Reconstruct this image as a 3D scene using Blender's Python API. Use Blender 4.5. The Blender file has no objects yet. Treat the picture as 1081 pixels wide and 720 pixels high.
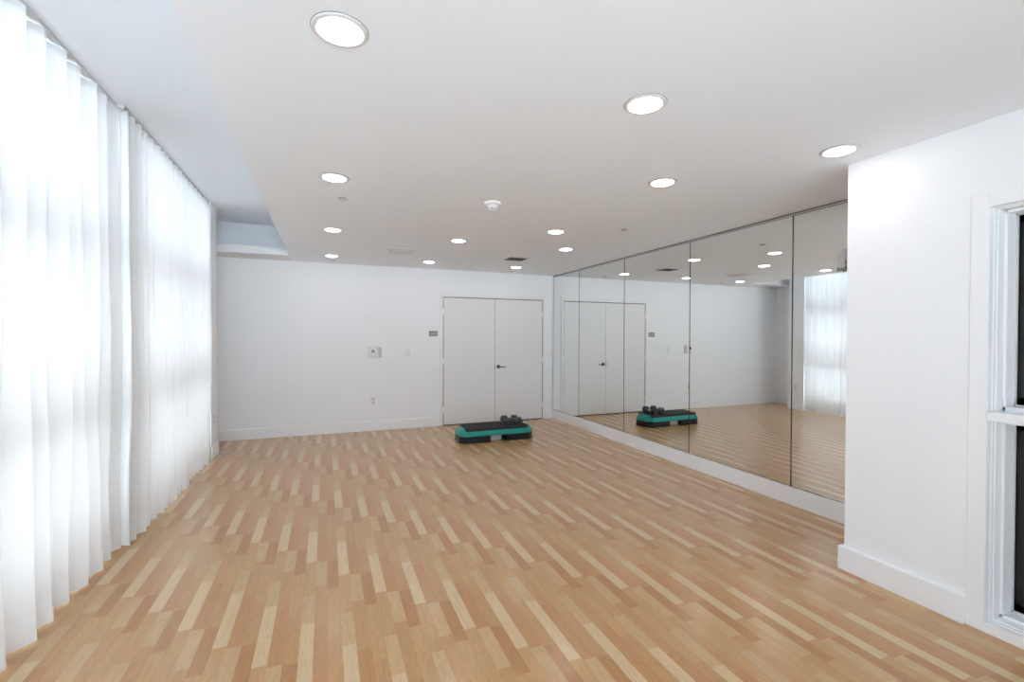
import bpy, bmesh, math, random
from mathutils import Matrix, Vector
random.seed(7)
PI = math.pi
C = bpy.context.scene.collection
sc = bpy.context.scene

# ------------------------------------------------------------------ key sizes (metres)
XM = 3.864      # mirror wall
YB = 7.607      # far wall
ZC = 2.603      # main ceiling
ZR = 3.10       # raised ceiling over the curtains
XR = 3.114      # near right wall
YR = 1.972      # where the near right wall ends
XE = -0.472     # edge of the raised ceiling
YL = 7.10       # ledge in front of the far wall
XW = -1.85      # window wall
Y0 = -2.4       # rear wall
BH = 0.155

# ------------------------------------------------------------------ materials
def new_mat(name):
    m = bpy.data.materials.new(name); m.use_nodes = True
    nt = m.node_tree; nt.nodes.clear()
    return m, nt
def srgb(r, g, b):
    f = lambda c: (c/255/12.92) if c/255 <= .04045 else ((c/255+.055)/1.055)**2.4
    return (f(r), f(g), f(b), 1)
def pbr(name, col, rough=.5, metal=0, bump=0, bscale=300, spec=.5, var=0):
    m, nt = new_mat(name)
    o = nt.nodes.new('ShaderNodeOutputMaterial'); b = nt.nodes.new('ShaderNodeBsdfPrincipled')
    b.inputs['Base Color'].default_value = col; b.inputs['Roughness'].default_value = rough
    b.inputs['Metallic'].default_value = metal; b.inputs['Specular IOR Level'].default_value = spec
    nt.links.new(b.outputs[0], o.inputs[0])
    if bump or var:
        t = nt.nodes.new('ShaderNodeTexCoord'); n = nt.nodes.new('ShaderNodeTexNoise')
        n.inputs['Scale'].default_value = bscale; n.inputs['Detail'].default_value = 3
        nt.links.new(t.outputs['Object'], n.inputs['Vector'])
        if bump:
            bp = nt.nodes.new('ShaderNodeBump'); bp.inputs['Strength'].default_value = bump
            bp.inputs['Distance'].default_value = .002
            nt.links.new(n.outputs[0], bp.inputs['Height']); nt.links.new(bp.outputs[0], b.inputs['Normal'])
        if var:
            mx = nt.nodes.new('ShaderNodeMix'); mx.data_type = 'RGBA'
            mx.inputs[6].default_value = col
            mx.inputs[7].default_value = tuple(c*(1-var) for c in col[:3])+(1,)
            nt.links.new(n.outputs[0], mx.inputs[0]); nt.links.new(mx.outputs[2], b.inputs['Base Color'])
    return m

M = {}
M['wall'] = pbr('wall_paint', (.90, .915, .935, 1), .6, bump=.05, bscale=180, spec=.3)
M['ceil'] = pbr('ceiling_paint', (.875, .915, .965, 1), .8, bump=.04, bscale=180, spec=.2)
M['trim'] = pbr('trim_paint', (.90, .91, .925, 1), .35, bump=.02, bscale=60)
M['door'] = pbr('door_paint', (.84, .84, .85, 1), .45, bump=.03, bscale=90)
M['frame'] = pbr('door_frame_paint', (.88, .885, .89, 1), .4, bump=.02, bscale=60)
M['gap'] = pbr('dark_gap', (.05, .05, .05, 1), .9, var=.3, bscale=40)
M['steel'] = pbr('brushed_steel', (.42, .42, .42, 1), .35, 1, bump=.05, bscale=400)
M['darksteel'] = pbr('dark_steel', (.10, .10, .105, 1), .35, .8, bump=.05, bscale=400)
M['alu'] = pbr('anodised_channel', (.62, .63, .63, 1), .35, .9, bump=.03, bscale=400)
M['plastic'] = pbr('white_plastic', (.82, .82, .82, 1), .4, var=.03, bscale=50)
M['plasticgrey'] = pbr('light_grey_plastic', (.62, .62, .62, 1), .5, var=.05, bscale=50)
M['screen'] = pbr('dark_display', (.02, .022, .025, 1), .15, var=.2, bscale=80)
M['signgrey'] = pbr('sign_grey', (.20, .20, .20, 1), .4, .3, var=.1, bscale=60)
M['signmark'] = pbr('sign_mark', (.5, .5, .5, 1), .4, var=.05, bscale=60)
M['ringtrim'] = pbr('lamp_ring_paint', (.72, .72, .72, 1), .4, var=.03, bscale=60)
M['black'] = pbr('black_rubber', (.012, .012, .014, 1), .45, bump=.2, bscale=250)
M['blackmat'] = pbr('ribbed_black_mat', (.022, .02, .022, 1), .6, bump=.4, bscale=260)
M['teal'] = pbr('teal_plastic', (.008, .30, .255, 1), .35, bump=.05, bscale=200)
M['riser'] = pbr('black_riser_plastic', (.012, .014, .016, 1), .35, bump=.05, bscale=200)
M['lightgrey'] = pbr('pale_grey_block', (.45, .45, .45, 1), .5, var=.05, bscale=60)
M['dumb'] = pbr('dark_grey_rubber', (.06, .062, .07, 1), .45, bump=.2, bscale=300)
M['winframe'] = pbr('white_window_frame', (.75, .76, .77, 1), .4, var=.03, bscale=40)
M['darkframe'] = pbr('dark_window_frame', (.015, .015, .014, 1), .35, .3, bump=.05, bscale=200)
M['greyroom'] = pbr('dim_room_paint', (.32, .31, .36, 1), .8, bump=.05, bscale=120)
M['ledgepaint'] = pbr('ledge_paint', (.84, .84, .85, 1), .7, bump=.03, bscale=120)

def mirror_mat():
    m, nt = new_mat('mirror_glass')
    o = nt.nodes.new('ShaderNodeOutputMaterial'); g = nt.nodes.new('ShaderNodeBsdfGlossy')
    g.inputs['Roughness'].default_value = 0.0
    t = nt.nodes.new('ShaderNodeTexCoord'); n = nt.nodes.new('ShaderNodeTexNoise'); n.inputs['Scale'].default_value = .7
    mx = nt.nodes.new('ShaderNodeMix'); mx.data_type = 'RGBA'
    mx.inputs[6].default_value = (.90, .925, .912, 1); mx.inputs[7].default_value = (.91, .93, .92, 1)
    nt.links.new(t.outputs['Object'], n.inputs['Vector']); nt.links.new(n.outputs[0], mx.inputs[0])
    nt.links.new(mx.outputs[2], g.inputs[0]); nt.links.new(g.outputs[0], o.inputs[0])
    return m
M['mirror'] = mirror_mat()
M['mirroredge'] = pbr('mirror_edge', (.03, .04, .037, 1), .3, var=.2, bscale=50)

def glass_mat():
    m, nt = new_mat('window_glass')
    o = nt.nodes.new('ShaderNodeOutputMaterial'); g = nt.nodes.new('ShaderNodeBsdfGlossy'); g.inputs['Roughness'].default_value = .02
    t = nt.nodes.new('ShaderNodeBsdfTransparent'); t.inputs[0].default_value = (.9, .92, .92, 1)
    f = nt.nodes.new('ShaderNodeFresnel'); f.inputs[0].default_value = 1.5
    mx = nt.nodes.new('ShaderNodeMixShader')
    nt.links.new(f.outputs[0], mx.inputs[0]); nt.links.new(t.outputs[0], mx.inputs[1]); nt.links.new(g.outputs[0], mx.inputs[2])
    nt.links.new(mx.outputs[0], o.inputs[0])
    return m
M['glass'] = glass_mat()

def fabric(name, trans, diff, through, col):
    m, nt = new_mat(name)
    o = nt.nodes.new('ShaderNodeOutputMaterial')
    tc = nt.nodes.new('ShaderNodeTexCoord'); n = nt.nodes.new('ShaderNodeTexNoise'); n.inputs['Scale'].default_value = 6
    mp = nt.nodes.new('ShaderNodeMapping'); mp.inputs['Scale'].default_value = (14, 14, .25)
    nt.links.new(tc.outputs['Object'], mp.inputs[0]); nt.links.new(mp.outputs[0], n.inputs['Vector'])
    cm = nt.nodes.new('ShaderNodeMix'); cm.data_type = 'RGBA'
    cm.inputs[6].default_value = col; cm.inputs[7].default_value = tuple(c*.95 for c in col[:3])+(1,)
    nt.links.new(n.outputs[0], cm.inputs[0])
    tr = nt.nodes.new('ShaderNodeBsdfTranslucent'); df = nt.nodes.new('ShaderNodeBsdfDiffuse')
    tp = nt.nodes.new('ShaderNodeBsdfTransparent')
    nt.links.new(cm.outputs[2], tr.inputs[0]); nt.links.new(cm.outputs[2], df.inputs[0])
    a = nt.nodes.new('ShaderNodeMixShader'); a.inputs[0].default_value = diff/(diff+trans)
    nt.links.new(tr.outputs[0], a.inputs[1]); nt.links.new(df.outputs[0], a.inputs[2])
    # a weave lets most light straight through when seen square on, little when seen edgewise
    lw = nt.nodes.new('ShaderNodeLayerWeight'); lw.inputs[0].default_value = .5
    iv = nt.nodes.new('ShaderNodeMath'); iv.operation = 'SUBTRACT'; iv.inputs[0].default_value = 1
    pw = nt.nodes.new('ShaderNodeMath'); pw.operation = 'POWER'; pw.inputs[1].default_value = 2
    ml = nt.nodes.new('ShaderNodeMath'); ml.operation = 'MULTIPLY'; ml.inputs[1].default_value = through
    b = nt.nodes.new('ShaderNodeMixShader')
    nt.links.new(lw.outputs['Facing'], iv.inputs[1]); nt.links.new(iv.outputs[0], pw.inputs[0]); nt.links.new(pw.outputs[0], ml.inputs[0]); nt.links.new(ml.outputs[0], b.inputs[0])
    nt.links.new(a.outputs[0], b.inputs[1]); nt.links.new(tp.outputs[0], b.inputs[2]); nt.links.new(b.outputs[0], o.inputs[0])
    return m
M['sheer'] = fabric('sheer_curtain_fabric', .195, .805, .02, (.85, .84, .83, 1))
M['hem'] = fabric('double_sheer_hem', .12, .88, .04, (.88, .88, .88, 1))

def lamp_mat(strength):
    m, nt = new_mat('lamp_diffuser')
    o = nt.nodes.new('ShaderNodeOutputMaterial'); e = nt.nodes.new('ShaderNodeEmission')
    bb = nt.nodes.new('ShaderNodeBlackbody'); bb.inputs[0].default_value = 6300
    nt.links.new(bb.outputs[0], e.inputs[0]); e.inputs[1].default_value = strength
    nt.links.new(e.outputs[0], o.inputs[0])
    return m
M['lamp'] = lamp_mat(9)

def floor_mat():
    m, nt = new_mat('three_strip_laminate')
    N, L = nt.nodes, nt.links
    def put(sock, v):
        if isinstance(v, (int, float)): sock.default_value = v
        else: L.new(v, sock)
    def ma(op, a, b=None, c=None):
        n = N.new('ShaderNodeMath'); n.operation = op; put(n.inputs[0], a)
        if b is not None: put(n.inputs[1], b)
        if c is not None: put(n.inputs[2], c)
        return n.outputs[0]
    tc = N.new('ShaderNodeTexCoord'); sp = N.new('ShaderNodeSeparateXYZ'); L.new(tc.outputs['Object'], sp.inputs[0])
    x, y = sp.outputs[0], sp.outputs[1]
    W, LEN = .1935, 1.22
    xb = ma('DIVIDE', ma('SUBTRACT', x, .267), W)
    i = ma('FLOOR', xb)
    u = ma('SUBTRACT', xb, i)                       # 0..1 across a board
    s3 = ma('MULTIPLY', u, 3); s = ma('FLOOR', s3); us = ma('SUBTRACT', s3, s)
    wn = N.new('ShaderNodeTexWhiteNoise'); wn.noise_dimensions = '1D'; L.new(i, wn.inputs['W'])
    h = ma('MULTIPLY', ma('SUBTRACT', wn.outputs['Value'], .5), .10)
    ye = ma('ADD', ma('SUBTRACT', y, 2.80), ma('ADD', ma('MULTIPLY', i, .2437), h))
    vb = ma('DIVIDE', ye, LEN); j = ma('FLOOR', vb); v = ma('SUBTRACT', vb, j)
    wh, cr, tn, rd, dk, md = srgb(209,181,141), srgb(198,164,121), srgb(188,147,102), srgb(186,139,96), srgb(178,132,89), srgb(192,153,107)
    def ramp(stops):
        r = N.new('ShaderNodeValToRGB'); r.color_ramp.interpolation = 'CONSTANT'
        e = r.color_ramp.elements
        while len(e) > 1: e.remove(e[-1])
        e[0].position = 0; e[0].color = stops[0][1]
        for p, c in stops[1:]:
            q = e.new(p/LEN); q.color = c
        L.new(v, r.inputs[0]); return r.outputs[0]
    c0 = ramp([(0, wh), (.506, cr), (.79, md)])
    c1 = ramp([(0, rd), (.45, tn), (.89, cr), (1.20, rd)])
    c2 = ramp([(0, tn), (.35, md), (.82, dk), (1.19, tn)])
    def mixc(f, a, b, bt='MIX'):
        n = N.new('ShaderNodeMix'); n.data_type = 'RGBA'; n.blend_type = bt
        put(n.inputs[0], f)
        for k, w in ((6, a), (7, b)):
            if isinstance(w, tuple): n.inputs[k].default_value = w
            else: L.new(w, n.inputs[k])
        return n.outputs[2]
    col = mixc(ma('GREATER_THAN', s, .5), c0, c1)
    col = mixc(ma('GREATER_THAN', s, 1.5), col, c2)
    # grain: seed jumps from block to block so figures do not cross strips
    bw = N.new('ShaderNodeSeparateColor'); L.new(col, bw.inputs[0])
    seed = ma('ADD', ma('MULTIPLY', bw.outputs[0], 37.0), ma('ADD', ma('MULTIPLY', i, 3.7), ma('ADD', ma('MULTIPLY', s, 11.3), ma('MULTIPLY', j, 5.9))))
    def noise(sx, sy, scale, det, dist=0):
        cb = N.new('ShaderNodeCombineXYZ'); put(cb.inputs[0], ma('MULTIPLY', x, sx)); put(cb.inputs[1], ma('MULTIPLY', y, sy)); put(cb.inputs[2], seed)
        n = N.new('ShaderNodeTexNoise'); n.inputs['Scale'].default_value = scale; n.inputs['Detail'].default_value = det
        n.inputs['Distortion'].default_value = dist
        L.new(cb.outputs[0], n.inputs['Vector']); return n.outputs[0]
    fine = noise(110, 4, 1, 3)
    fig = noise(16, 3.2, 1, 1, .4)
    rings = ma('ADD', ma('MULTIPLY', ma('SINE', ma('MULTIPLY', fig, 46)), .5), .5)
    rings = ma('POWER', rings, 2)
    g = ma('ADD', ma('MULTIPLY', ma('SUBTRACT', fine, .5), .26), ma('MULTIPLY', rings, -.085))
    g = ma('ADD', g, ma('MULTIPLY', ma('SUBTRACT', noise(1.5, .8, 1, 2), .5), .10))
    g = ma('ADD', g, 1.10)
    # thin joints between boards
    ed = ma('MINIMUM', u, ma('SUBTRACT', 1, u)); joint = ma('LESS_THAN', ed, .006)
    g = ma('SUBTRACT', g, ma('MULTIPLY', joint, .13))
    es = ma('MINIMUM', us, ma('SUBTRACT', 1, us)); g = ma('SUBTRACT', g, ma('MULTIPLY', ma('LESS_THAN', es, .012), .05))
    cb = N.new('ShaderNodeCombineColor'); L.new(g, cb.inputs[0]); L.new(g, cb.inputs[1]); L.new(g, cb.inputs[2])
    col = mixc(1.0, col, cb.outputs[0], 'MULTIPLY')
    b = N.new('ShaderNodeBsdfPrincipled'); L.new(col, b.inputs['Base Color'])
    put(b.inputs['Roughness'], ma('ADD', .17, ma('MULTIPLY', fine, .06)))
    b.inputs['Specular IOR Level'].default_value = .55
    bp = N.new('ShaderNodeBump'); bp.inputs['Strength'].default_value = .03; bp.inputs['Distance'].default_value = .0004
    L.new(fine, bp.inputs['Height']); L.new(bp.outputs[0], b.inputs['Normal'])
    o = N.new('ShaderNodeOutputMaterial'); L.new(b.outputs[0], o.inputs[0])
    return m
M['floor'] = floor_mat()

# ------------------------------------------------------------------ mesh helpers
def box(bm, x0, x1, y0, y1, z0, z1, bev=0, seg=2):
    r = bmesh.ops.create_cube(bm, size=1)
    vs = r['verts']
    bmesh.ops.scale(bm, vec=(x1-x0, y1-y0, z1-z0), verts=vs)
    bmesh.ops.translate(bm, vec=((x0+x1)/2, (y0+y1)/2, (z0+z1)/2), verts=vs)
    if bev:
        es = list({e for v in vs for e in v.link_edges})
        bmesh.ops.bevel(bm, geom=es, offset=bev, segments=seg, affect='EDGES', profile=.5)
def lathe(bm, prof, n=48, mat=None, axis='Z', cap=False):
    rings = []
    for r, z in prof:
        ring = []
        if r < 1e-6:
            ring = [bm.verts.new((0, 0, z))]
        else:
            for k in range(n):
                a = 2*PI*k/n
                ring.append(bm.verts.new((r*math.cos(a), r*math.sin(a), z)))
        rings.append(ring)
    for a, b in zip(rings, rings[1:]):
        for k in range(n):
            q = [a[k % len(a)], a[(k+1) % len(a)], b[(k+1) % len(b)], b[k % len(b)]]
            q2 = []
            for w in q:
                if w not in q2: q2.append(w)
            if len(q2) > 2: bm.faces.new(q2)
    vs = [v for r in rings for v in r]
    if mat is not None: bmesh.ops.transform(bm, matrix=mat, verts=vs)
    return vs
def prism(bm, pts, z0, z1):
    a = [bm.verts.new((p[0], p[1], z0)) for p in pts]; b = [bm.verts.new((p[0], p[1], z1)) for p in pts]
    bm.faces.new(a[::-1]); bm.faces.new(b)
    n = len(pts)
    for k in range(n): bm.faces.new((a[k], a[(k+1) % n], b[(k+1) % n], b[k]))
def loft(bm, loops, cap=True):
    rs = [[bm.verts.new(p) for p in lp] for lp in loops]
    n = len(rs[0])
    for a, b in zip(rs, rs[1:]):
        for k in range(n): bm.faces.new((a[k], a[(k+1) % n], b[(k+1) % n], b[k]))
    if cap: bm.faces.new(rs[0][::-1]); bm.faces.new(rs[-1])
def obj(name, bm, mat, parent=None, smooth=False, loc=None):
    bmesh.ops.recalc_face_normals(bm, faces=bm.faces)
    me = bpy.data.meshes.new(name); bm.to_mesh(me); bm.free()
    me.materials.append(mat)
    if smooth:
        for p in me.polygons: p.use_smooth = True
        me.set_sharp_from_angle(angle=math.radians(40))
    o = bpy.data.objects.new(name, me); C.objects.link(o)
    if parent: o.parent = parent
    if loc: o.location = loc
    return o
def B(*boxes, bev=0):
    bm = bmesh.new()
    for b in boxes: box(bm, *b, bev=bev)
    return bm
def struct(name, bm, mat, parent=None, label=None, **k):
    o = obj(name, bm, mat, parent, **k)
    if parent is None:
        o['kind'] = 'structure'
        if label: o['label'] = label
    return o
def thing(name, label, cat, loc=(0, 0, 0), rz=0, group=None, kind=None):
    o = bpy.data.objects.new(name, None); C.objects.link(o); o.location = loc; o.rotation_euler = (0, 0, rz)
    o.empty_display_size = .1
    o['label'] = label
    if cat: o['category'] = cat
    if group: o['group'] = group
    if kind: o['kind'] = kind
    return o
def dup(root, loc, label):
    r = root.copy(); C.objects.link(r); r.location = loc; r['label'] = label
    for ch in list(root.children):
        c = ch.copy(); C.objects.link(c); c.parent = r
        for g in ch.children:
            d = g.copy(); C.objects.link(d); d.parent = c
    return r

# ------------------------------------------------------------------ room shell
struct('floor', B((XW-.25, XM+.2, Y0-.2, YB+.2, -.1, 0)), M['floor'], label='oak-toned three-strip laminate floor')
struct('ceiling', B((XE, XM+.2, Y0-.2, YB+.2, ZC, ZR+.2)), M['ceil'], label='flat white main ceiling with recessed lamps')
struct('ceiling_raised', B((XW-.25, XE, Y0-.2, YB+.2, ZR, ZR+.2)), M['ceil'], label='raised strip of white ceiling above the curtains')
struct('trim_1', B((XW-.0, XE, YL, YB, ZC, ZC+.10)), M['ledgepaint'], label='white ledge under the raised ceiling at the far wall')
struct('wall_back', B((XW-.25, XM+.2, YB, YB+.2, 0, ZR)), M['wall'], label='white far wall with the double doors')
struct('wall_right', B((XM+.006, XM+.2, YR-.0, YB, 0, ZC)), M['wall'], label='white wall behind the mirrors')
RX0, RX1, RZ0, RZ1 = -1.7, 1.9, .10, 2.50
struct('wall_rear', B((XW-.25, RX0, Y0-.2, Y0, 0, ZR), (RX1, XR+.4, Y0-.2, Y0, 0, ZR), (RX0, RX1, Y0-.2, Y0, 0, RZ0), (RX0, RX1, Y0-.2, Y0, RZ1, ZR)), M['wall'], label='white wall behind the camera')
# near right wall with its window opening: Y .10 .. 1.283, z .05 .. 2.162
WY0, WY1, WZ0, WZ1 = .05, 1.283, .05, 2.162
struct('wall_near_right', B((XR, XR+.26, WY1, YR, 0, ZC), (XR, XR+.26, Y0, WY0, 0, ZC), (XR, XR+.26, WY0, WY1, WZ1, ZC),
                            (XR, XR+.26, WY0, WY1, 0, WZ0), (XR+.26, XM+.2, YR-.2, YR, 0, ZC)), M['wall'],
       label='white projecting wall at right with a window')
# window wall on the left: header, sill, columns
struct('wall_left', B((XW-.25, XW, Y0, YB, 0, .10), (XW-.25, XW, Y0, YB, 2.98, ZR), (XW-.25, XW, 4.00, 4.31, .10, 2.98),
                      (XW-.25, XW, 6.79, YB, .10, 2.98)), M['wall'], label='window wall behind the sheer curtains')
struct('wall_left_column', B((XW, -1.440, 4.00, 4.31, 0, ZR)), M['wall'], label='column between the two windows')
struct('wall_left_pillar', B((-1.50, -1.280, 6.53, 6.86, 0, ZR), (XW, -1.50, 6.80, 6.86, 0, ZR)), M['wall'], label='white pillar at the far end of the curtains')

def baseboard(name, seg, h=BH, t=.016, lab=None):
    """seg: list of boxes as (x0,x1,y0,y1); top edge eased"""
    bm = bmesh.new()
    for (x0, x1, y0, y1) in seg: box(bm, x0, x1, y0, y1, 0, h, bev=.004, seg=2)
    o = struct(name, bm, M['trim'], label=lab)
    return o
baseboard('baseboard_back', [(XW, 1.772, YB-.016, YB+.01), (3.708, XM-.014, YB-.016, YB+.01)], lab='white baseboard along the far wall')
baseboard('baseboard_right', [(XM-.014, XM+.02, YR, YB)], h=.162, lab='tall white baseboard under the mirrors')
baseboard('baseboard_near_right', [(XR-.026, XR+.01, 1.356, YR+.026), (XR+.006, XM-.014, YR-.01, YR+.0255)], h=.150, lab='white baseboard around the projecting wall')
baseboard('baseboard_left', [(XW-.01, XW+.016, 6.86, YB-.016), (-1.29, -1.264, 6.53, 6.876), (XW+.016, -1.264, 6.85, 6.876)], lab='white baseboard around the alcove and pillar')
baseboard('baseboard_rear', [(XW, XR, Y0-.01, Y0+.016)], h=.098, lab='white baseboard behind the camera')

# dim neighbouring room behind the right window
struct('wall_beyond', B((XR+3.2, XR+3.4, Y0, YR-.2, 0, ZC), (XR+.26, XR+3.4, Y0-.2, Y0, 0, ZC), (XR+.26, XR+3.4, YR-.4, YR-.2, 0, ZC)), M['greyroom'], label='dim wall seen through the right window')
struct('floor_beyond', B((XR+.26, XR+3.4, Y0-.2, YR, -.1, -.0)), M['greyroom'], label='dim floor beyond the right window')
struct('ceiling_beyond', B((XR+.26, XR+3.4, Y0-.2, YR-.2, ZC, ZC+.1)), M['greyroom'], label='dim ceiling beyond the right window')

# ------------------------------------------------------------------ windows on the left (behind the curtains)
def left_window(name, y0, y1, n, lab):
    w = thing(name, lab, None, (XW-.02, 0, 0), kind='structure')
    fr = [(-.08, .06, y0, y0+.07, .10, 2.98), (-.08, .06, y1-.07, y1, .10, 2.98), (-.08, .06, y0, y1, .10, .17), (-.08, .06, y0, y1, 2.91, 2.98)]
    for k in range(1, n):
        yy = y0+(y1-y0)*k/n
        fr.append((-.06, .05, yy-.03, yy+.03, .10, 2.98))
    obj('window_frame', B(*fr), M['winframe'], w)
    for zz in (.92, 1.98):
        obj('crossbar', B((-.10, .26, y0, y1, zz-.065, zz+.065)), M['winframe'], w)
    for k in range(n):
        a = y0+(y1-y0)*k/n; b = y0+(y1-y0)*(k+1)/n
        obj('pane', B((-.012, -.004, a, b, .17, 2.91)), M['glass'], w)
    return w
left_window('window_1', Y0+.1, 4.00, 4, 'tall white framed window behind the nearer curtain')
left_window('window_2', 4.31, 6.79, 2, 'tall white framed window behind the farther curtain')

def added_rear_window():  # unseen window, added to light the ceiling and far wall
    w = thing('added_window', 'wide white framed window added behind the camera for light', None, (0, Y0-.1, 0), kind='structure')
    fr = [(RX0, RX0+.06, -.05, .05, RZ0, RZ1), (RX1-.06, RX1, -.05, .05, RZ0, RZ1), (RX0, RX1, -.05, .05, RZ0, RZ0+.06), (RX0, RX1, -.05, .05, RZ1-.06, RZ1)]
    for k in (1, 2, 3):
        xx = RX0+(RX1-RX0)*k/4; fr.append((xx-.03, xx+.03, -.05, .05, RZ0, RZ1))
    obj('window_frame', B(*fr), M['winframe'], w)
    for k in range(4):
        obj('pane', B((RX0+(RX1-RX0)*k/4+.03, RX0+(RX1-RX0)*(k+1)/4-.03, -.004, .004, RZ0+.06, RZ1-.06)), M['glass'], w)
added_rear_window()

# ------------------------------------------------------------------ window at right edge
w3 = thing('window_3', 'white framed two-light window at the right edge', None, (XR, 0, 0), kind='structure')
cas = [(-.004, .005, WY1, WY1+.073, 0, WZ1+.073), (-.004, .005, WY0-.073, WY0, 0, WZ1+.073), (-.004, .005, WY0, WY1, WZ1, WZ1+.073),
       (-.004, .005, WY0, WY1, 0, WZ0)]
obj('casing', B(*cas, bev=.002), M['trim'], w3)
# moulded jamb: stepped
def ring(x0, x1, d, z0, z1):       # a rectangular ring inset by d
    return [(x0, x1, WY1-d, WY1, z0, z1), (x0, x1, WY0, WY0+d, z0, z1), (x0, x1, WY0, WY1, z1-d, z1), (x0, x1, WY0, WY1, z0, z0+d)]
jb = ring(.000, .13, .002, WZ0, WZ1)+ring(.035, .13, .006, WZ0, WZ1)+ring(.060, .13, .011, WZ0, WZ1)
obj('jamb_moulding', B(*jb, bev=.001), M['trim'], w3)
for z0, z1 in ((WZ0+.002, 1.079), (1.124, WZ1-.002)):
    obj('stop', B(*ring(.120, .215, .022, z0, z1), bev=.0015), M['trim'], w3)
    obj('gasket', B(*ring(.205, .222, .027, z0, z1)), M['darkframe'], w3)
    obj('bead', B(*ring(.20, .212, .029, z0, z1)), M['plasticgrey'], w3)
    obj('sash', B(*ring(.222, .25, .062, z0, z1)), M['darkframe'], w3)
    obj('pane', B((.234, .240, WY0+.05, WY1-.05, z0+.05, z1-.05)), M['glass'], w3)
obj('rail', B((.0, .225, WY0, WY1, 1.079, 1.124), bev=.003), M['trim'], w3)

# ------------------------------------------------------------------ double doors
DX0, DX1, DM, DZ = 1.825, 3.640, 2.7325, 2.141
d = thing('door_1', 'pair of flush light grey doors in the far wall', None, (0, YB, 0), kind='structure')
t = .066
obj('door_frame', B((DX0-.012-.05, DX0-.012, -.022, .0, 0, DZ+.066), (DX1+.012, DX1+.062, -.022, 0, 0, DZ+.066),
                    (DX0-.012, DX1+.012, -.022, 0, DZ+.012, DZ+.066), bev=.003), M['frame'], d)
obj('door_gap', B((DX0-.012, DX1+.012, -.0012, 0, 0, DZ+.012)), M['gap'], d)
leaves = []
for a, b in ((DX0, DM-.003), (DM+.003, DX1)):
    lf = obj('door_leaf', B((a, b, -.012, -.0012, .016, DZ), bev=.0015), M['door'], d)
    leaves.append(lf)
for lf, hx in ((leaves[0], DX0-.004), (leaves[1], DX1+.004)):
    for hz in (1.90, 1.08, .27):
        bm = bmesh.new()
        for k in range(5):
            lathe(bm, [(0, 0), (.0075, 0), (.0075, .019), (0, .019)], 14, Matrix.Translation((hx, -.020, hz-.05+k*.0205)))
        box(bm, hx-.012, hx+.012, -.0155, -.0125, hz-.052, hz+.052)
        obj('hinge', bm, M['frame'], lf, smooth=True)
# lever handle on the right leaf
hz = .968
bm = bmesh.new()
ry = Matrix.Translation((2.797, -.012, hz)) @ Matrix.Rotation(PI/2, 4, 'X')
lathe(bm, [(0, 0), (.033, 0), (.033, .006), (.029, .011), (.013, .013), (.011, .05), (0, .05)], 32, ry)
pts = []
for k in range(15):
    tt = k/14
    xx = 2.797+.125*tt; zz = hz-.006*math.sin(tt*PI)
    yy = -.058-.004*math.sin(tt*PI); ww = .011-.004*tt
    pts.append([(xx, yy+ww*.55*math.cos(q), zz+ww*math.sin(q)) for q in [2*PI*m_/12 for m_ in range(12)]])
loft(bm, pts)
obj('lever_handle', bm, M['darksteel'], leaves[1], smooth=True)
obj('latch_plate', B((DM-.010, DM-.001, -.0145, -.0115, hz-.055, hz+.055), bev=.001), M['darksteel'], leaves[0])

# ------------------------------------------------------------------ mirrors
seams = [YB-.012, 6.664, 5.424, 4.168, 2.912, YR+.004]
mlabels = ['narrow frameless wall mirror panel nearest the far wall, beside the double doors',
           'second wall mirror panel from the double doors, reflecting the door leaves',
           'middle wall mirror panel of five, reflecting the step platform and dumbbells',
           'fourth wall mirror panel from the doors, reflecting far wall corner and floor',
           'wall mirror panel nearest the camera, partly hidden by the projecting wall']
for k in range(5):
    y1, y0 = seams[k], seams[k+1]
    g = .003
    mp = thing('wall_mirror', mlabels[k], 'mirror', (XM, (y0+y1)/2, .164), group='mirror panels along the right wall')
    hw = (y1-y0)/2-g; H = 2.577-.164
    obj('mirror_glass', B((-.001, .004, -hw, hw, .002, H)), M['mirror'], mp)
    # dark bevelled rim of the pane
    e = .0024
    obj('glass_edge', B((-.002, .0, -hw-.001, -hw+e, .0, H), (-.002, .0, hw-e, hw+.001, .0, H), (-.002, 0, -hw, hw, 0, e+.002), (-.002, 0, -hw, hw, H-e, H)), M['mirroredge'], mp)
ch = obj('mirror_channel', B((XM-.010, XM+.004, YR+.004, YB-.004, 2.579, 2.593), bev=.001), M['alu'])
ch['label'] = 'slim metal channel holding the tops of the wall mirrors'; ch['category'] = 'mirror trim'
struct('trim_2', B((XM+.0045, XM+.0065, YR, YB, .16, ZC)), M['mirroredge'], label='dark backing seen in the joints of the mirrors')

# small translucent panel on the hidden return wall, showing at the right end of the mirror
s = thing('wall_panel_sign', 'small translucent grey panel with dark marks, high at the mirror\'s right end', 'sign', (3.826, YR+.001, 2.03))
def clear_mat():
    m, nt = new_mat('frosted_grey_acrylic')
    o = nt.nodes.new('ShaderNodeOutputMaterial'); t_ = nt.nodes.new('ShaderNodeBsdfTransparent'); t_.inputs[0].default_value = (.93, .93, .93, 1)
    df = nt.nodes.new('ShaderNodeBsdfDiffuse'); df.inputs[0].default_value = (.8, .8, .8, 1)
    n = nt.nodes.new('ShaderNodeTexNoise'); n.inputs['Scale'].default_value = 18
    r = nt.nodes.new('ShaderNodeMapRange'); r.inputs[3].default_value = .25; r.inputs[4].default_value = .6
    mx = nt.nodes.new('ShaderNodeMixShader'); nt.links.new(n.outputs[0], r.inputs[0]); nt.links.new(r.outputs[0], mx.inputs[0])
    nt.links.new(t_.outputs[0], mx.inputs[1]); nt.links.new(df.outputs[0], mx.inputs[2]); nt.links.new(mx.outputs[0], o.inputs[0])
    return m
M['acryl'] = clear_mat()
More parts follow.
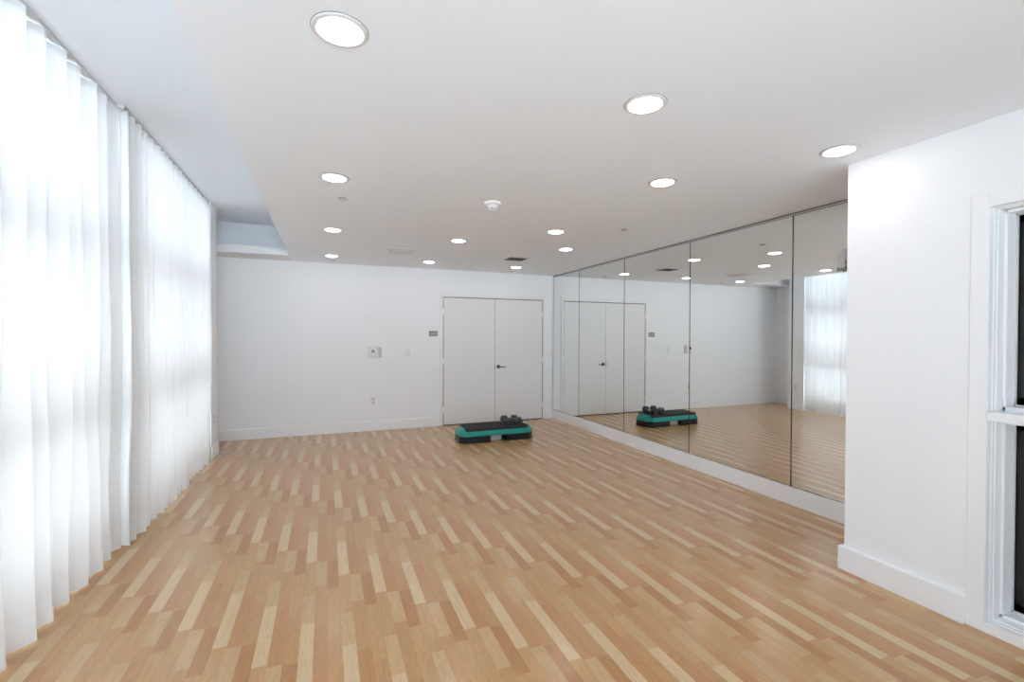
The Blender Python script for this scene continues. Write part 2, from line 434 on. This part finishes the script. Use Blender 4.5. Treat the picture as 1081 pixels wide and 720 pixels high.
obj('panel', B((-.004, .004, 0, .53, 0, .178), bev=.002), M['acryl'], s)
bm = bmesh.new()
for k in range(9):
    yy = .525-k*.030; hh = random.choice((.008, .014, .022, .03))
    box(bm, -.0065, -.0042, yy-.022, yy, .006, .006+hh)
for k in range(3): box(bm, -.0065, -.0042, .41+k*.02, .425+k*.02, .05, .062+.008*k)
obj('dark_marks', bm, M['signgrey'], s)
obj('bracket', B((-.012, .012, 0, .012, .02, .16), bev=.002), M['alu'], s)

# ------------------------------------------------------------------ downlights
lights = [
 ((.050, 1.800), 'largest recessed round ceiling lamp, top left of the picture'),
 ((1.410, 1.822), 'recessed round ceiling lamp at top centre right, nearest of the middle row'),
 ((2.822, 1.840), 'recessed round ceiling lamp beside the corner of the projecting wall'),
 ((.059, 3.482), 'second recessed ceiling lamp of the left row, beside a small flat cover plate'),
 ((2.238, 2.692), 'recessed ceiling lamp between middle and right rows, nearer of the offset pair'),
 ((.072, 5.192), 'third recessed ceiling lamp of the left row, short of the white vent'),
 ((1.428, 5.224), 'recessed ceiling lamp beyond the smoke detector, between the two vents'),
 ((2.253, 4.380), 'recessed ceiling lamp right of the smoke detector, farther of the offset pair'),
 ((2.822, 5.210), 'recessed ceiling lamp just before the dark vent, close to the mirrors'),
 ((.078, 6.885), 'farthest recessed ceiling lamp of the left row, by the far wall'),
 ((1.434, 6.890), 'small-looking recessed ceiling lamp by the far wall, beyond the white vent'),
 ((2.829, 6.880), 'recessed ceiling lamp above the double doors, just beyond the dark vent'),
]
r0 = thing('ceiling_light', lights[0][1], 'ceiling light', (lights[0][0][0], lights[0][0][1], ZC), group='recessed ceiling lamps')
bm = bmesh.new()
lathe(bm, [(.098, 0), (.098, -.003), (.094, -.006), (.084, -.0075), (.079, -.006), (.076, -.0015), (.076, 0)], 64)
obj('trim_ring', bm, M['ringtrim'], r0, smooth=True)
bm = bmesh.new(); lathe(bm, [(.0785, -.0005), (.0785, -.0015), (.0762, -.0015), (.0762, -.0005)], 64)
bm.free()
bm = bmesh.new()
lathe(bm, [(0, -.016), (.03, -.0148), (.055, -.0115), (.0745, -.006), (.0745, -.0005), (0, -.0005)], 64)
obj('diffuser', bm, M['lamp'], r0, smooth=True)
bm = bmesh.new()
lathe(bm, [(.0995, 0), (.0995, -.0012), (.0975, -.0012), (.0975, 0)], 64)
obj('shadow_gap', bm, M['gap'], r0)
for (x, y), lab in lights[1:]: dup(r0, (x, y, ZC), lab)

# ------------------------------------------------------------------ concealed sprinkler plates
sp = [((.128, 3.99), 'small flat round cover plate on the ceiling just behind the second left lamp'),
      ((2.875, 4.045), 'small flat round cover plate on the ceiling near the mirrors'),
      ((.110, 7.30), 'tiny flat round cover plate behind the last lamp of the left row'),
      ((2.933, 7.33), 'tiny flat round cover plate above the double doors near the corner')]
p0 = thing('ceiling_sprinkler', sp[0][1], 'sprinkler cover', (sp[0][0][0], sp[0][0][1], ZC), group='flat round cover plates on the ceiling')
bm = bmesh.new(); lathe(bm, [(0, -.010), (.036, -.010), (.039, -.0085), (.039, -.007), (0, -.007)], 40)
obj('cover_plate', bm, M['ringtrim'], p0, smooth=True)
bm = bmesh.new(); lathe(bm, [(0, .001), (.034, .001), (.034, -.007), (0, -.007)], 40)
obj('cup', bm, M['darksteel'], p0, smooth=True)
for (x, y), lab in sp[1:]: dup(p0, (x, y, ZC), lab)

# ------------------------------------------------------------------ smoke detector
sm = thing('smoke_detector', 'white round smoke detector hanging from the middle of the ceiling', 'smoke detector', (1.28, 3.63, ZC))
bm = bmesh.new(); lathe(bm, [(0, 0), (.068, 0), (.070, -.006), (.066, -.018), (.052, -.026), (0, -.026)], 48); obj('base', bm, M['plastic'], sm, smooth=True)
bm = bmesh.new(); lathe(bm, [(.0, -.026), (.047, -.026), (.043, -.040), (.034, -.050), (0, -.050)], 48); obj('body', bm, M['plastic'], sm, smooth=True)
bm = bmesh.new(); lathe(bm, [(0, -.050), (.028, -.050), (.028, -.060), (0, -.060)], 32); obj('sensor_chamber', bm, M['darksteel'], sm, smooth=True)
bm = bmesh.new()
lathe(bm, [(0, -.060), (.032, -.060), (.030, -.066), (.018, -.069), (0, -.069)], 32)
for k in range(8):
    a = 2*PI*k/8; mt = Matrix.Rotation(a, 4, 'Z') @ Matrix.Translation((.030, 0, -.055))
    r = bmesh.ops.create_cube(bm, size=1, matrix=mt @ Matrix.Diagonal((.004, .007, .012, 1)))
obj('cage', bm, M['plastic'], sm, smooth=True)

# ------------------------------------------------------------------ ceiling vents
def vent(x0, x1, y0, y1, lab, dark):
    cx, cy = (x0+x1)/2, (y0+y1)/2; hx, hy = (x1-x0)/2, (y1-y0)/2
    v = thing('ceiling_vent', lab, 'vent', (cx, cy, ZC), group='ceiling air vents')
    f = .020
    obj('vent_frame', B((-hx, hx, -hy, -hy+f, -.008, 0), (-hx, hx, hy-f, hy, -.008, 0), (-hx, -hx+f, -hy+f, hy-f, -.008, 0), (hx-f, hx, -hy+f, hy-f, -.008, 0), bev=.002), M['ringtrim'], v)
    obj('vent_duct', B((-hx+f, hx-f, -hy+f, hy-f, -.0012, 0)), M['gap'], v)
    n = 7 if dark else 9
    bm = bmesh.new()
    if dark:      # blades along x tilted so that the dark duct shows from the room side
        for k in range(n):
            yy = -hy+f+(2*hy-2*f)*(k+.5)/n
            mt = Matrix.Translation((0, yy, -.008)) @ Matrix.Rotation(math.radians(-62), 4, 'X') @ Matrix.Diagonal((2*hx-2*f, .0022, .012, 1))
            bmesh.ops.create_cube(bm, size=1, matrix=mt)
        obj('blades', bm, M['signgrey'], v)
    else:
        for k in range(n):
            yy = -hy+f+(2*hy-2*f)*(k+.5)/n
            mt = Matrix.Translation((0, yy, -.007)) @ Matrix.Rotation(math.radians(40), 4, 'X') @ Matrix.Diagonal((2*hx-2*f, .0022, .016, 1))
            bmesh.ops.create_cube(bm, size=1, matrix=mt)
        for k in range(10):
            xx = -hx+f+(2*hx-2*f)*(k+.5)/10
            box(bm, xx-.0015, xx+.0015, -hy+f, hy-f, -.014, -.011)
        obj('blades', bm, M['ringtrim'], v)
vent(.735, 1.075, 5.96, 6.34, 'white slatted ceiling vent left of centre, over the floor before the far wall', False)
vent(2.365, 2.665, 5.99, 6.27, 'dark slatted ceiling vent in front of the double doors', True)

# ------------------------------------------------------------------ wall fittings (far wall)
th = thing('thermostat', 'white wall thermostat with a small dark display, left of the light switch', 'thermostat', (.727, YB-.0005, 1.236))
obj('back_plate', B((-.100, .100, -.006, .003, -.085, .085), bev=.004), M['plasticgrey'], th)
obj('body', B((-.094, .048, -.034, -.006, -.078, .078), bev=.006), M['plastic'], th)
obj('display', B((-.058, -.012, -.0355, -.0335, -.002, .046), bev=.001), M['screen'], th)
obj('button_row', B((-.050, -.040, -.036, -.0335, -.060, -.052), (-.032, -.022, -.036, -.0335, -.060, -.052), (-.014, -.004, -.036, -.0335, -.060, -.052)), M['plasticgrey'], th)
obj('sensor_cover', B((.056, .094, -.016, -.006, -.070, .070), bev=.003), M['plasticgrey'], th)

sw = thing('light_switch', 'white rocker light switch between thermostat and door plaque', 'light switch', (1.240, YB, 1.217))
obj('switch_plate', B((-.037, .037, -.006, 0, -.060, .060), bev=.002), M['plastic'], sw)
obj('rocker', B((-.017, .017, -.011, -.006, -.034, .034), bev=.002), M['plastic'], sw)

def outlet(loc, rz, lab):
    o = thing('wall_outlet', lab, 'outlet', loc, rz)
    obj('outlet_plate', B((-.037, .037, -.006, 0, -.060, .060), bev=.002), M['plastic'], o)
    for q in (-.025, .025):
        bm = bmesh.new()
        lathe(bm, [(0, 0), (.0165, 0), (.0165, .003), (0, .003)], 24, Matrix.Translation((0, -.006, q)) @ Matrix.Rotation(PI/2, 4, 'X'))
        f_ = obj('socket', bm, M['plasticgrey'], o, smooth=True)
        obj('slots', B((-.0075, -.0050, -.0096, -.0088, q-.002, q+.008), (.0050, .0075, -.0096, -.0088, q-.002, q+.008), (-.0022, .0022, -.0096, -.0088, q-.011, q-.006)), M['gap'], f_)
outlet((.698, YB, .473), 0, 'white double power outlet low on the far wall, under the thermostat')
outlet((-1.280, 6.70, .461), PI/2, 'white power outlet low on the pillar, seen in the mirror')

pl = thing('door_plaque', 'small grey rectangular plaque on the wall beside the double doors', 'sign', (1.652, YB, 1.538))
obj('plate', B((-.070, .070, -.005, .003, -.042, .042), bev=.002), M['signgrey'], pl)
obj('raised_marks', B((-.055, -.030, -.0062, -.005, -.022, .020), (-.022, .004, -.0062, -.005, -.022, .020), (.012, .020, -.0062, -.005, -.022, .020), (.030, .055, -.0062, -.005, -.022, .020)), M['signmark'], pl)

# ------------------------------------------------------------------ curtains
def curtain(y0, y1, xc, amp, per, lab, seed):
    rnd = random.Random(seed)
    root = thing('sheer_curtain', lab, 'curtain', (xc, (y0+y1)/2, 0.012), group='sheer curtains on the left')
    ym = (y0+y1)/2
    # pleat list
    ys = [y0]
    while ys[-1] < y1-per*.6: ys.append(ys[-1]+per*rnd.uniform(.78, 1.22))
    ys[-1] = y1
    path = []
    for k in range(len(ys)-1):
        a, b = ys[k], ys[k+1]; A = amp*rnd.uniform(.75, 1.2); off = rnd.uniform(-.012, .012)
        for q in range(16):
            t_ = q/16
            # fold leaning over: wide face toward the camera, short return behind it
            xx = A*math.cos(2*PI*t_+.7*math.sin(2*PI*t_)) + off*math.sin(PI*t_)
            yy = a+(b-a)*(t_ + .13*math.sin(2*PI*t_))
            path.append((xx, yy, A, k))
    path.append((amp, y1, amp, len(ys)-2))
    zs = [.13, .5, 1.0, 1.5, 2.0, 2.5, 2.9, 3.058]
    ph = [rnd.uniform(0, 6.28) for _ in ys]
    def P(p, z):
        x_, y_, A, k = p
        s = 1-.30*(z/3.06)                              # folds open towards the floor
        wob = .010*math.sin(z*1.7+ph[k])+.006*math.sin(z*3.9+2*ph[k])
        return (x_*s+wob*(1-z/3.2)*1.2, y_-ym+.6*wob*(1-z/3.2), z)
    bm = bmesh.new(); rows = []
    for z in zs: rows.append([bm.verts.new(P(p, z)) for p in path])
    for r1, r2 in zip(rows, rows[1:]):
        for k in range(len(path)-1): bm.faces.new((r1[k], r1[k+1], r2[k+1], r2[k]))
    c = obj('fabric', bm, M['sheer'], root, smooth=True)
    bm = bmesh.new(); rows = []
    for z in (0.0, .065, .13): rows.append([bm.verts.new(P(p, z)) for p in path])
    for r1, r2 in zip(rows, rows[1:]):
        for k in range(len(path)-1): bm.faces.new((r1[k], r1[k+1], r2[k+1], r2[k]))
    obj('hem', bm, M['hem'], root, smooth=True)
    bm = bmesh.new(); rows = []
    for z in (3.02, 3.058): rows.append([bm.verts.new(Vector(P(p, z))+Vector((.0015, 0, 0))) for p in path])
    for r1, r2 in zip(rows, rows[1:]):
        for k in range(len(path)-1): bm.faces.new((r1[k], r1[k+1], r2[k+1], r2[k]))
    obj('heading_tape', bm, M['hem'], root, smooth=True)
    # gliders: one tiny hook per fold crest
    bm = bmesh.new()
    for k in range(len(ys)-1):
        yy = ys[k]-ym
        box(bm, -.004, .004, yy-.004, yy+.004, 3.05, 3.0645)
        box(bm, -.004, amp*.6, yy-.002, yy+.002, 3.052, 3.056)
    g = obj('gliders', bm, M['plasticgrey'], root); g['kind'] = 'stuff'
    return root
curtain(-2.2, 4.02, -1.365, .048, .170, 'long white sheer curtain at the left edge, nearest the camera', 3)
curtain(4.025, 6.518, -1.310, .042, .120, 'white sheer curtain between the nearer curtain and the pillar', 5)
tr = obj('curtain_track', B((-1.372, -1.338, -2.25, 4.03, 3.0765, 3.10), (-1.327, -1.293, 4.03, 6.52, 3.0765, 3.10), (-1.372, -1.293, 4.015, 4.05, 3.0765, 3.10), bev=.002), M['plasticgrey'])
tr['label'] = 'thin pale curtain track on the raised ceiling along both sheer curtains'; tr['category'] = 'curtain track'

# ------------------------------------------------------------------ step platform and dumbbells
st = thing('aerobic_step', 'teal aerobic step platform with black mat and risers, in front of the double doors', 'step platform', (2.285, 6.385, 0), rz=math.radians(-.6))
def octo(hx, hy, c, z):
    return [(-hx+c, -hy, z), (hx-c, -hy, z), (hx, -hy+c, z), (hx, hy-c, z), (hx-c, hy, z), (-hx+c, hy, z), (-hx, hy-c, z), (-hx, -hy+c, z)]
def octo_loft(rows, ox=0):
    bm = bmesh.new(); loft(bm, [[(p[0]+ox, p[1], p[2]) for p in octo(*r)] for r in rows]); return bm
obj('platform', octo_loft([(.555, .203, .085, .094), (.560, .208, .087, .100), (.560, .208, .087, .118), (.548, .196, .085, .150), (.515, .170, .075, .188), (.505, .162, .07, .194), (.495, .154, .07, .196)]), M['teal'], st)
bm = octo_loft([(.474, .186, .022, .160), (.474, .186, .022, .1985), (.469, .181, .02, .203)])
for k in range(15):
    yy = -.161+k*.023
    box(bm, -.458, .458, yy-.003, yy+.003, .2025, .2045)
obj('top_mat', bm, M['blackmat'], st)
for sx in (-1, 1):
    cx = sx*.335
    for lv in (0, 1):
        z0 = .004+lv*.046
        w = .222-lv*.004
        rows = [(w-.006, .196, .075, z0), (w, .202, .078, z0+.005), (w, .202, .078, z0+.026), (w-.010, .194, .075, z0+.030), (w-.010, .194, .075, z0+.042), (w-.014, .190, .075, z0+.044)]
        def rr(hx, hy, c, z, s=sx):
            o_ = octo(hx, hy, c, z)
            # square corners towards the middle of the step
            if s < 0: o_[1] = (hx, -hy, z); o_[2] = (hx, -hy+.001, z); o_[3] = (hx, hy-.001, z); o_[4] = (hx, hy, z)
            else: o_[0] = (-hx, -hy, z); o_[7] = (-hx, -hy+.001, z); o_[6] = (-hx, hy-.001, z); o_[5] = (-hx, hy, z)
            return o_
        bm = bmesh.new(); loft(bm, [[(p[0]+cx, p[1], p[2]) for p in rr(*r)] for r in rows])
        obj('riser', bm, M['riser'], st)
    for fx in (-.15, .15):
        for fy in (-.12, .12):
            bm = bmesh.new(); lathe(bm, [(0, 0), (.016, 0), (.016, .006), (0, .006)], 16, Matrix.Translation((cx+fx, fy, 0)))
            obj('rubber_foot', bm, M['black'], st)
obj('centre_rib', B((-.100, .065, -.150, .150, .012, .096), bev=.004), M['lightgrey'], st)
bm = bmesh.new()
# small pale mark on the left end of the sloping rim
def quad(pts):
    vs = [bm.verts.new(p) for p in pts]; bm.faces.new(vs)
mt = Matrix.Translation((-.497, -.128, .1605)) @ Matrix.Rotation(math.radians(-45), 4, 'Z') @ Matrix.Rotation(math.radians(38), 4, 'X')
bmesh.ops.create_cube(bm, size=1, matrix=mt @ Matrix.Diagonal((.045, .004, .012, 1)))
obj('pale_mark', bm, M['signmark'], st)

def dumbbell(loc, rz, lab):
    t_ = thing('hex_dumbbell', lab, 'dumbbell', loc, rz, group='dumbbells on the aerobic step')
    R = .060
    for s in (-1, 1):
        bm = bmesh.new(); loops = []
        for yy, rr in ((.065, R*.80), (.072, R*.97), (.080, R), (.128, R), (.138, R*.94), (.143, R*.78)):
            loops.append([(rr*math.cos(PI/3*k), s*yy, R*math.sin(PI/3)+rr*math.sin(PI/3*k)) for k in range(6)])
        loft(bm, loops)
        hd = obj('head', bm, M['dumb'], t_)
        bm = bmesh.new()
        lathe(bm, [(0, 0), (.024, 0), (.026, .002), (.022, .004), (0, .0035)], 24, Matrix.Translation((0, s*.1415, R*.866)) @ Matrix.Rotation(-s*PI/2, 4, 'X'))
        obj('end_cap', bm, M['black'], hd, smooth=True)
    bm = bmesh.new()
    lathe(bm, [(0, -.07), (.014, -.07), (.0145, -.045), (.0165, -.02), (.0175, 0), (.0165, .02), (.0145, .045), (.014, .07), (0, .07)], 24, Matrix.Translation((0, 0, R*.866)) @ Matrix.Rotation(PI/2, 4, 'X'))
    obj('handle', bm, M['steel'], t_, smooth=True)
dumbbell((2.492, 6.395, .2045), math.radians(3), 'left one of two black hex dumbbells lying on the step platform')
dumbbell((2.640, 6.395, .2045), math.radians(-4), 'right one of two black hex dumbbells, nearer the mirror end of the step')

# ------------------------------------------------------------------ daylight
wd = bpy.data.worlds.new('daylight'); sc.world = wd; wd.use_nodes = True
nt = wd.node_tree; nt.nodes.clear()
o = nt.nodes.new('ShaderNodeOutputWorld'); bg = nt.nodes.new('ShaderNodeBackground')
tc = nt.nodes.new('ShaderNodeTexCoord'); sp_ = nt.nodes.new('ShaderNodeSeparateXYZ'); mr = nt.nodes.new('ShaderNodeMapRange')
mr.inputs[1].default_value = -.10; mr.inputs[2].default_value = .06
mx = nt.nodes.new('ShaderNodeMix'); mx.data_type = 'RGBA'
mx.inputs[6].default_value = (2.0, 2.24, 2.50, 1); mx.inputs[7].default_value = (.78, .86, .96, 1)  # ground half made brighter than sky, to throw added light up onto the ceiling
nt.links.new(tc.outputs['Generated'], sp_.inputs[0]); nt.links.new(sp_.outputs[2], mr.inputs[0]); nt.links.new(mr.outputs[0], mx.inputs[0])
nt.links.new(mx.outputs[2], bg.inputs[0]); bg.inputs[1].default_value = 2.6
nt.links.new(bg.outputs[0], o.inputs[0])

# ------------------------------------------------------------------ camera
cam = bpy.data.cameras.new('camera'); co = bpy.data.objects.new('camera', cam); C.objects.link(co)
cam.sensor_fit = 'HORIZONTAL'; cam.sensor_width = 36; cam.lens = 490.07/1081*36; cam.clip_start = .05
fwd = Vector((0.37272085, 0.92788449, -0.01046641)).normalized()
rt = Vector((0.92794286, -0.37271028, 0.00301644)).normalized()
up = rt.cross(fwd).normalized()
m4 = Matrix((( rt.x, up.x, -fwd.x, 0), (rt.y, up.y, -fwd.y, 0), (rt.z, up.z, -fwd.z, 1.5), (0, 0, 0, 1)))
co.matrix_world = m4
sc.camera = co
sc.view_settings.view_transform = 'Standard'; sc.view_settings.look = 'None'
sc.view_settings.gamma = 1; sc.view_settings.use_curve_mapping = False
sc.view_settings.exposure = 1.38
sc.cycles.max_bounces = 14; sc.cycles.diffuse_bounces = 8; sc.cycles.glossy_bounces = 6; sc.cycles.transmission_bounces = 8
sc.cycles.transparent_max_bounces = 12
sc.cycles.sample_clamp_indirect = 6
